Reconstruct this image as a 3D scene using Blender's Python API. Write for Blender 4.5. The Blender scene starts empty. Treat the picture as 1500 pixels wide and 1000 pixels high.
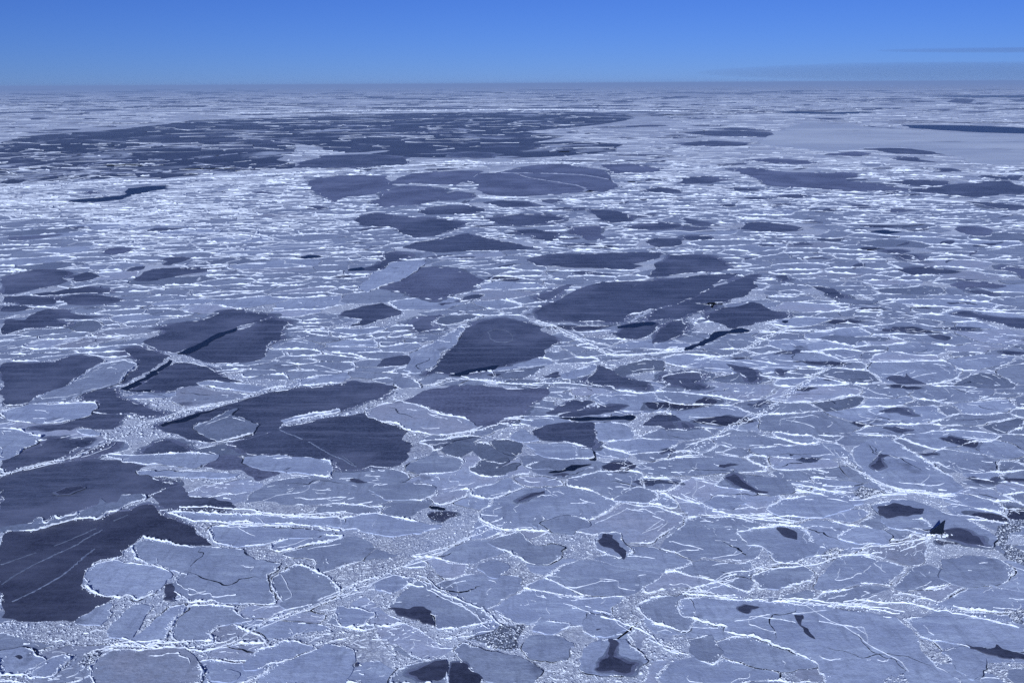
import bpy, math, random
import numpy as np
from mathutils import Matrix, Vector

# ------------------------------------------------------------------ camera, sky, sun, exposure
scene = bpy.context.scene
col = scene.collection
H = 100.0                                   # flying height in metres
PITCH, ROLL = math.radians(14.50), math.radians(-0.34)
cam_d = bpy.data.cameras.new('camera'); cam_d.sensor_width = 36.0; cam_d.lens = 35.0
cam_d.clip_start = 1.0; cam_d.clip_end = 400000.0
cam = bpy.data.objects.new('camera', cam_d); col.objects.link(cam)
CAM_R = Matrix.Rotation(math.pi/2 - PITCH, 4, 'X') @ Matrix.Rotation(ROLL, 4, 'Z')
cam.matrix_world = Matrix.Translation((0, 0, H)) @ CAM_R
scene.camera = cam

SUN_EL, SUN_AZ = math.radians(24.0), math.radians(196.0)   # azimuth clockwise from +Y: behind the camera, a little left
world = bpy.data.worlds.new('World'); scene.world = world; world.use_nodes = True
wn = world.node_tree; wn.nodes.clear()
def wnode(t, **k):
    n = wn.nodes.new(t)
    for a, b in k.items(): setattr(n, a, b)
    return n
sky = wnode('ShaderNodeTexSky', sky_type='NISHITA', sun_disc=False, sun_elevation=SUN_EL, sun_rotation=SUN_AZ,
            altitude=3000.0, air_density=1.0, dust_density=0.0, ozone_density=4.0)
tint = wnode('ShaderNodeMix', data_type='RGBA', blend_type='MULTIPLY'); tint.inputs[0].default_value = 1.0
tint.inputs[7].default_value = (0.200, 0.325, 0.735, 1)
bg = wnode('ShaderNodeBackground'); bg.inputs[1].default_value = 0.10
wo = wnode('ShaderNodeOutputWorld')
wn.links.new(sky.outputs[0], tint.inputs[6]); wn.links.new(tint.outputs[2], bg.inputs[0]); wn.links.new(bg.outputs[0], wo.inputs[0])

sun_d = bpy.data.lights.new('sun', 'SUN'); sun_d.energy = 4.6; sun_d.angle = math.radians(0.5); sun_d.color = (0.86, 0.92, 1.0)
sun = bpy.data.objects.new('sun', sun_d); col.objects.link(sun)
sdir = Vector((math.sin(SUN_AZ)*math.cos(SUN_EL), math.cos(SUN_AZ)*math.cos(SUN_EL), math.sin(SUN_EL)))
sun.rotation_euler = sdir.to_track_quat('Z', 'Y').to_euler(); sun.location = (0, -50, 200)

vs = scene.view_settings; vs.view_transform = 'Standard'; vs.look = 'None'; vs.gamma = 1.0; vs.exposure = 0.0
scene.cycles.use_denoising = False
scene.cycles.max_bounces = 6

rng = np.random.default_rng(11); random.seed(11)

# ------------------------------------------------------------------ numeric helpers
R3 = np.array(CAM_R.to_3x3())
def ground(px):
    """photo pixels (1500x1000) -> metres on the sea surface"""
    p = np.asarray(px, float).reshape(-1, 2)
    d = np.stack([(p[:, 0]-750)/1458.33, -(p[:, 1]-500)/1458.33, -np.ones(len(p))], 1) @ R3.T
    dz = np.minimum(d[:, 2], -0.0012)
    t = -H/dz
    return np.stack([d[:, 0]*t, d[:, 1]*t], 1)
def dist_of(p): return np.hypot(p[..., 0], p[..., 1])
def hsh(ix, iy, s):
    n = (ix.astype(np.int64)*374761393 + iy.astype(np.int64)*668265263 + s*974634677) & 0x7fffffff
    n = ((n ^ (n >> 13))*1274126177) & 0x7fffffff
    return ((n ^ (n >> 16)) & 0xffff)/65535.0
def vnoise(x, y, s=0):
    ix, iy = np.floor(x), np.floor(y); fx, fy = x-ix, y-iy
    fx = fx*fx*(3-2*fx); fy = fy*fy*(3-2*fy)
    a, b, c, d = hsh(ix, iy, s), hsh(ix+1, iy, s), hsh(ix, iy+1, s), hsh(ix+1, iy+1, s)
    return (a*(1-fx)+b*fx)*(1-fy) + (c*(1-fx)+d*fx)*fy
def warp(p, waves, s=0):
    o = np.array(p, float)
    for k, (wl, am) in enumerate(waves):
        wl = np.asarray(wl); am = np.asarray(am)
        o[:, 0] += am*(vnoise(p[:, 0]/wl, p[:, 1]/wl, s+k*7+1)*2-1)
        o[:, 1] += am*(vnoise(p[:, 0]/wl, p[:, 1]/wl, s+k*7+4)*2-1)
    return o
def resample(p, step, closed=True):
    q = np.vstack([p, p[:1]]) if closed else p
    seg = np.hypot(*np.diff(q, axis=0).T); L = np.concatenate([[0], np.cumsum(seg)])
    n = max(4 if closed else 2, int(L[-1]/step))
    t = np.linspace(0, L[-1], n, endpoint=not closed)
    return np.stack([np.interp(t, L, q[:, 0]), np.interp(t, L, q[:, 1])], 1)
def chaikin(p, closed=True):
    if closed:
        n = np.roll(p, -1, 0)
        return np.stack([p*.9+n*.1, p*.1+n*.9], 1).reshape(-1, 2)
    a, b = p[:-1], p[1:]
    return np.vstack([p[:1], np.stack([a*.75+b*.25, a*.25+b*.75], 1).reshape(-1, 2), p[-1:]])
def area(p):
    n = np.roll(p, -1, 0); return 0.5*np.sum(p[:, 0]*n[:, 1]-n[:, 0]*p[:, 1])
def ccw(p): return p if area(p) > 0 else p[::-1].copy()
def inside(pts, poly):
    x, y = pts[:, 0], pts[:, 1]; r = np.zeros(len(pts), bool)
    x0, y0 = poly[:, 0], poly[:, 1]; x1, y1 = np.roll(x0, -1), np.roll(y0, -1)
    for a, b, c, d in zip(x0, y0, x1, y1):
        if b == d: continue
        m = (b > y) != (d > y)
        if m.any(): r[m] ^= x[m] < (c-a)*(y[m]-b)/(d-b)+a
    return r
class Cover:
    """which of many points lie in any of a list of outlines"""
    def __init__(self, polys):
        self.polys = [(p, p.min(0), p.max(0)) for p in polys]
        self.lo = np.array([q[1] for q in self.polys]); self.hi = np.array([q[2] for q in self.polys])
    def test(self, pts):
        r = np.zeros(len(pts), bool)
        if not len(pts): return r
        o = np.argsort(pts[:, 1]); ys = pts[o, 1]; xs = pts[o, 0]; ro = np.zeros(len(pts), bool)
        a, b = pts.min(0), pts.max(0)
        for q in np.nonzero((self.lo < b).all(1) & (self.hi > a).all(1))[0]:
            p, lo, hi = self.polys[q]
            i, j = np.searchsorted(ys, lo[1]), np.searchsorted(ys, hi[1])
            if i >= j: continue
            k = np.nonzero((xs[i:j] > lo[0]) & (xs[i:j] < hi[0]) & ~ro[i:j])[0]+i
            if len(k): ro[k] |= inside(pts[o[k]], p)
        r[o] = ro
        return r

# ------------------------------------------------------------------ mesh helpers
def quad_mesh(name, V, Q):
    me = bpy.data.meshes.new(name); V = np.asarray(V, np.float32); Q = np.asarray(Q, np.int32)
    me.vertices.add(len(V)); me.vertices.foreach_set('co', V.ravel())
    me.loops.add(Q.size); me.loops.foreach_set('vertex_index', Q.ravel())
    me.polygons.add(len(Q)); me.polygons.foreach_set('loop_start', np.arange(0, Q.size, 4, dtype=np.int32))
    me.update(calc_edges=True); me.validate()
    return me
def link(name, me, m=None, parent=None, loc=(0, 0, 0), label=None, cat=None, group=None, kind=None):
    o = bpy.data.objects.new(name, me); col.objects.link(o); o.location = loc
    if m is not None and me is not None: me.materials.append(m)
    if parent is not None: o.parent = parent
    for k, v in (('label', label), ('category', cat), ('group', group), ('kind', kind)):
        if v: o[k] = v
    return o
def slab(name, p, z, depth, m, **k):
    """outline p extruded from z down by depth; origin at its middle"""
    c = p.mean(0); n = len(p); q = p-c
    V = [(a, b, 0.0) for a, b in q]+[(a, b, -depth) for a, b in q]
    F = [tuple(range(n))]+[(i, n+i, n+(i+1) % n, (i+1) % n) for i in range(n)]
    me = bpy.data.meshes.new(name); me.from_pydata(V, [], F)
    return link(name, me, m, loc=(c[0], c[1], z), **k)
class Rubble:
    """collects lumpy ridge strips and tilted ice blocks"""
    def __init__(self): self.V, self.Q, self.n = [], [], 0
    def add(self, V, Q):
        self.V.append(V); self.Q.append(Q+self.n); self.n += len(V)
    def strip(self, p, z, hgt, wid, closed=False, keep=None):
        n = len(p)
        if n < 3: return
        if closed: t = np.roll(p, -1, 0)-np.roll(p, 1, 0)
        else: t = np.gradient(p, axis=0)
        t /= np.maximum(np.hypot(*t.T), 1e-6)[:, None]; nr = np.stack([-t[:, 1], t[:, 0]], 1)
        hgt = np.broadcast_to(hgt, n); wid = np.broadcast_to(wid, n)
        h = hgt*(0.35+1.1*rng.random(n)**1.6); w = wid*(0.5+0.8*rng.random(n))
        sh = (rng.random(n)-.5)*wid*0.9
        o = [-w+sh, -w*(.15+.3*rng.random(n))+sh, w*(.15+.3*rng.random(n))+sh, w+sh]
        zz = [np.full(n, z-.03), z+h*(.6+.4*rng.random(n)), z+h*(.6+.4*rng.random(n)), np.full(n, z-.03)]
        V = np.stack([np.concatenate([p+nr*o[k][:, None], zz[k][:, None]], 1) for k in range(4)], 1)   # n,4,3
        V[:, :, :2] += t[:, None, :]*((rng.random((n, 4, 1))-.5)*wid[:, None, None]*.7)
        i = np.arange(n if closed else n-1); j = (i+1) % n
        if keep is not None:
            k = keep[i] & keep[j]; i, j = i[k], j[k]
        if not len(i): return
        used = np.zeros(n, bool); used[i] = True; used[j] = True
        mp = np.cumsum(used)-1
        V = V[used]; i, j = mp[i], mp[j]
        Q = np.concatenate([np.stack([i*4+a, j*4+a, j*4+a+1, i*4+a+1], 1) for a in range(3)])
        self.add(V.reshape(-1, 3), Q)
    def blocks(self, c, z, size, flat=0.55):
        n = len(c)
        if not n: return
        hd = np.asarray(size).reshape(-1, 1)*np.stack([.6+.9*rng.random(n), .45+.6*rng.random(n), flat*(.35+.7*rng.random(n))], 1)*.5
        sg = np.array([[-1, -1, -1], [1, -1, -1], [1, 1, -1], [-1, 1, -1], [-1, -1, 1], [1, -1, 1], [1, 1, 1], [-1, 1, 1]], float)
        v = sg[None]*hd[:, None, :]*(.75+.5*rng.random((n, 8, 3)))
        a = rng.random(n)*6.28; b = rng.normal(0, .42, n); g = rng.normal(0, .3, n)
        def rot(v, i, j, an):
            o = v.copy(); cs, sn = np.cos(an)[:, None], np.sin(an)[:, None]
            o[:, :, i] = v[:, :, i]*cs-v[:, :, j]*sn; o[:, :, j] = v[:, :, i]*sn+v[:, :, j]*cs; return o
        v = rot(rot(rot(v, 1, 2, b), 0, 2, g), 0, 1, a)
        v[:, :, :2] += c[:, None, :2]; v[:, :, 2] += (z+hd[:, 2]*.6)[:, None] if np.ndim(z) else z+(hd[:, 2]*.6)[:, None]
        f = np.array([[4, 5, 6, 7], [0, 1, 5, 4], [1, 2, 6, 5], [2, 3, 7, 6], [3, 0, 4, 7]])
        self.add(v.reshape(-1, 3), (np.arange(n)[:, None, None]*8+f[None]).reshape(-1, 4))
    def build(self, name, m, origin=(0, 0, 0), **k):
        if not self.V: return None
        V = np.concatenate(self.V)-np.asarray(origin, float)
        loc = (0, 0, 0) if k.get('parent') is not None else origin
        return link(name, quad_mesh(name, V, np.concatenate(self.Q)), m, loc=loc, **k)

# ------------------------------------------------------------------ materials
def material(name):
    m = bpy.data.materials.new(name); m.use_nodes = True; t = m.node_tree
    b = t.nodes['Principled BSDF']; g = t.nodes.new('ShaderNodeNewGeometry')
    return m, t, b, g.outputs['Position']
def noise(t, pos, scale, detail=4, rough=.55, stretch=None, dist=0.0):
    if stretch is not None:
        mp = t.nodes.new('ShaderNodeMapping'); mp.inputs['Scale'].default_value = stretch[0]; mp.inputs['Rotation'].default_value = (0, 0, stretch[1])
        t.links.new(pos, mp.inputs[0]); pos = mp.outputs[0]
    n = t.nodes.new('ShaderNodeTexNoise'); n.inputs['Scale'].default_value = scale; n.inputs['Detail'].default_value = detail
    n.inputs['Roughness'].default_value = rough; n.inputs['Distortion'].default_value = dist
    t.links.new(pos, n.inputs['Vector']); return n.outputs['Fac']
def ramp(t, fac, stops):
    r = t.nodes.new('ShaderNodeValToRGB'); e = r.color_ramp.elements
    while len(e) < len(stops): e.new(0.5)
    for k, (p, c) in enumerate(stops):
        e[k].position = p; e[k].color = (c, c, c, 1) if np.isscalar(c) else (*c, 1)
    t.links.new(fac, r.inputs[0]); return r.outputs[0]
def mix(t, fac, a, b, mode='MIX'):
    n = t.nodes.new('ShaderNodeMix'); n.data_type = 'RGBA'; n.blend_type = mode
    for v, i in ((fac, 0), (a, 6), (b, 7)):
        if hasattr(v, 'is_linked'): t.links.new(v, n.inputs[i])
        elif np.isscalar(v): n.inputs[i].default_value = v
        else: n.inputs[i].default_value = (*v, 1)
    return n.outputs[2]
def bump(t, b, h, strength, distance):
    n = t.nodes.new('ShaderNodeBump'); n.inputs['Strength'].default_value = strength; n.inputs['Distance'].default_value = distance
    t.links.new(h, n.inputs['Height']); t.links.new(n.outputs[0], b.inputs['Normal'])
def fin(t, b, c, rough, spec=.3):
    t.links.new(c, b.inputs['Base Color']); b.inputs['Roughness'].default_value = rough; b.inputs['Specular IOR Level'].default_value = spec
GREY, GREY2, WHITE = (.44, .51, .69), (.34, .40, .57), (.83, .88, .96)
DARK, DARK2, SLUSH = (.041, .051, .090), (.082, .098, .160), (.10, .11, .14)

def mat_floe(name, a, b_):
    m, t, b, pos = material(name)
    oi = t.nodes.new('ShaderNodeObjectInfo')
    c = mix(t, ramp(t, noise(t, pos, .055, 6, .62), [(.42, 0.), (.58, 1.)]), a, b_)
    c = mix(t, ramp(t, noise(t, pos, .75, 8, .75), [(.44, .0), (.66, .8)]), c, tuple(x*.68 for x in a))
    c = mix(t, ramp(t, noise(t, pos, .35, 9, .75, ((.22, 1, 1), .5)), [(.50, 0.), (.66, .55)]), c, tuple(min(.9, x*1.45) for x in a))
    c = mix(t, ramp(t, noise(t, pos, .5, 7, .7, ((1, .16, 1), .9)), [(.52, 0.), (.66, .45)]), c, tuple(x*.6 for x in b_))
    c = mix(t, 1.0, c, ramp(t, oi.outputs['Random'], [(0., .78), (.5, .98), (1., 1.12)]), 'MULTIPLY')
    c = mix(t, ramp(t, noise(t, pos, .05, 7, .62), [(.615, 0.), (.70, .75)]), c, DARK2)
    fin(t, b, c, .6); bump(t, b, noise(t, pos, 1.4, 7, .7), .6, .2); return m
M_FLOE = mat_floe('grey_ice', GREY, GREY2)
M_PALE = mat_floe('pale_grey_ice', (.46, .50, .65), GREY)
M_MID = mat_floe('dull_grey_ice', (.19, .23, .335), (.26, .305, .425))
def mat_dark(name, a, b_, frost):
    m, t, b, pos = material(name); hi = (.26, .285, .41)
    c = mix(t, ramp(t, noise(t, pos, .03, 7, .65, ((1, .5, 1), .6)), [(.40, 0.), (.60, 1.)]), a, b_)
    c = mix(t, ramp(t, noise(t, pos, .016, 8, .68), [(.50, 0.), (.68, frost)]), c, hi)
    c = mix(t, ramp(t, noise(t, pos, .22, 8, .75, ((.14, 1, 1), -.62)), [(.48, 0.), (.66, frost*.7)]), c, hi)
    c = mix(t, ramp(t, noise(t, pos, .9, 7, .75), [(.45, 0.), (.68, .7)]), c, tuple(x*1.8 for x in b_))
    fin(t, b, c, .5, .22); bump(t, b, noise(t, pos, .8, 5, .6), .3, .1); return m
M_DARK = mat_dark('thin_dark_ice', DARK, DARK2, .75)
M_DARK2 = mat_dark('thin_dark_ice_frosted', (.075, .083, .140), (.15, .17, .265), .95)
M_DEEP = mat_dark('black_thin_ice', (.026, .030, .055), (.055, .062, .105), .35)
m, t, b, pos = material('streaked_dark_ice')
c = mix(t, ramp(t, noise(t, pos, .006, 6, .6), [(.35, 0.), (.7, 1.)]), DARK, DARK2)
c = mix(t, ramp(t, noise(t, pos, .0075, 9, .68, ((1, .8, 1), .2), .6), [(.54, 0.), (.63, .85)]), c, (.60, .66, .80))
fin(t, b, c, .5, .22); M_STREAK = m
m, t, b, pos = material('snow_rubble')
c = mix(t, ramp(t, noise(t, pos, .8, 6, .7), [(.25, 0.), (.6, 1.)]), (.60, .68, .84), WHITE)
fin(t, b, c, .65, .2); M_WHITE = m
m, t, b, pos = material('brash_blocks')
c = mix(t, ramp(t, noise(t, pos, .55, 8, .75), [(.42, 0.), (.58, 1.)]), (.30, .345, .47), WHITE)
fin(t, b, c, .65, .2); M_BRASH = m
m, t, b, pos = material('smooth_far_ice')
c = mix(t, ramp(t, noise(t, pos, .0035, 8, .66, ((.6, 1, 1), .2)), [(.42, 0.), (.60, 1.)]), (.48, .54, .67), (.66, .72, .82))
c = mix(t, ramp(t, noise(t, pos, .012, 9, .72, ((.5, 1, 1), -.3)), [(.54, 0.), (.64, .7)]), c, (.68, .74, .86))
c = mix(t, ramp(t, noise(t, pos, .009, 8, .7, ((.4, 1, 1), .6)), [(.60, 0.), (.68, .6)]), c, (.15, .17, .26))
fin(t, b, c, .6); M_PLAIN = m
m, t, b, pos = material('black_water')
b.inputs['Base Color'].default_value = (.006, .010, .022, 1); b.inputs['Roughness'].default_value = .35; b.inputs['Specular IOR Level'].default_value = .14
bump(t, b, noise(t, pos, 1.2, 4), .25, .05); M_WATER = m
m, t, b, pos = material('dark_slush')
g1 = noise(t, pos, 1.6, 8, .75)
c = mix(t, ramp(t, g1, [(.40, 0.), (.66, 1.)]), (.040, .050, .085), (.34, .40, .54))
fin(t, b, c, .7, .2); bump(t, b, g1, .4, .2); M_SLUSH = m
m, t, b, pos = material('brash_and_pack_ice')
g1 = noise(t, pos, 1.1, 8, .72); g2 = noise(t, pos, .05, 5, .6); g3 = noise(t, pos, .0022, 8, .62, ((.55, 1, 1), .1), .4); g4 = noise(t, pos, .011, 8, .65)
vo = t.nodes.new('ShaderNodeTexVoronoi'); vo.inputs['Scale'].default_value = 1.5; t.links.new(pos, vo.inputs['Vector'])
ve = t.nodes.new('ShaderNodeTexVoronoi'); ve.feature = 'DISTANCE_TO_EDGE'; ve.inputs['Scale'].default_value = 1.5; t.links.new(pos, ve.inputs['Vector'])
c = mix(t, ramp(t, vo.outputs['Color'], [(.15, 0.), (.75, 1.)]), (.34, .38, .52), (.78, .84, .94))
c = mix(t, ramp(t, ve.outputs['Distance'], [(.0, .75), (.10, 0.)]), c, (.14, .155, .22))
c = mix(t, ramp(t, g1, [(.34, .8), (.52, 0.)]), c, (.24, .265, .36))
c = mix(t, ramp(t, g2, [(.36, .75), (.60, 0.)]), c, GREY)
c = mix(t, ramp(t, g4, [(.46, 0.), (.62, .65)]), c, (.72, .78, .90))
sx = t.nodes.new('ShaderNodeSeparateXYZ'); t.links.new(pos, sx.inputs[0])
mr = t.nodes.new('ShaderNodeMapRange'); mr.inputs[1].default_value = 900; mr.inputs[2].default_value = 2500; t.links.new(sx.outputs[1], mr.inputs[0])
fd = mix(t, 1.0, ramp(t, g3, [(.55, 0.), (.63, .85)]), mr.outputs[0], 'MULTIPLY')
c = mix(t, fd, c, (.085, .09, .14))
fin(t, b, c, .7, .2); bump(t, b, g1, .7, .3); M_PACK = m
m, t, b, pos = material('sea_water')
b.inputs['Base Color'].default_value = (.008, .012, .022, 1); b.inputs['Roughness'].default_value = .2; M_SEA = m

# ------------------------------------------------------------------ the setting
def disc(name, r, z, m):
    n = 128
    me = bpy.data.meshes.new(name)
    V = [(r*math.cos(i*2*math.pi/n), r*math.sin(i*2*math.pi/n), 0) for i in range(n)]
    me.from_pydata(V, [], [tuple(range(n))])
    return link(name, me, m, loc=(0, 0, z), kind='structure')
disc('sea', 85000, -1.2, M_SEA)
disc('pack_ice', 84000, 0.0, M_PACK)

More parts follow.
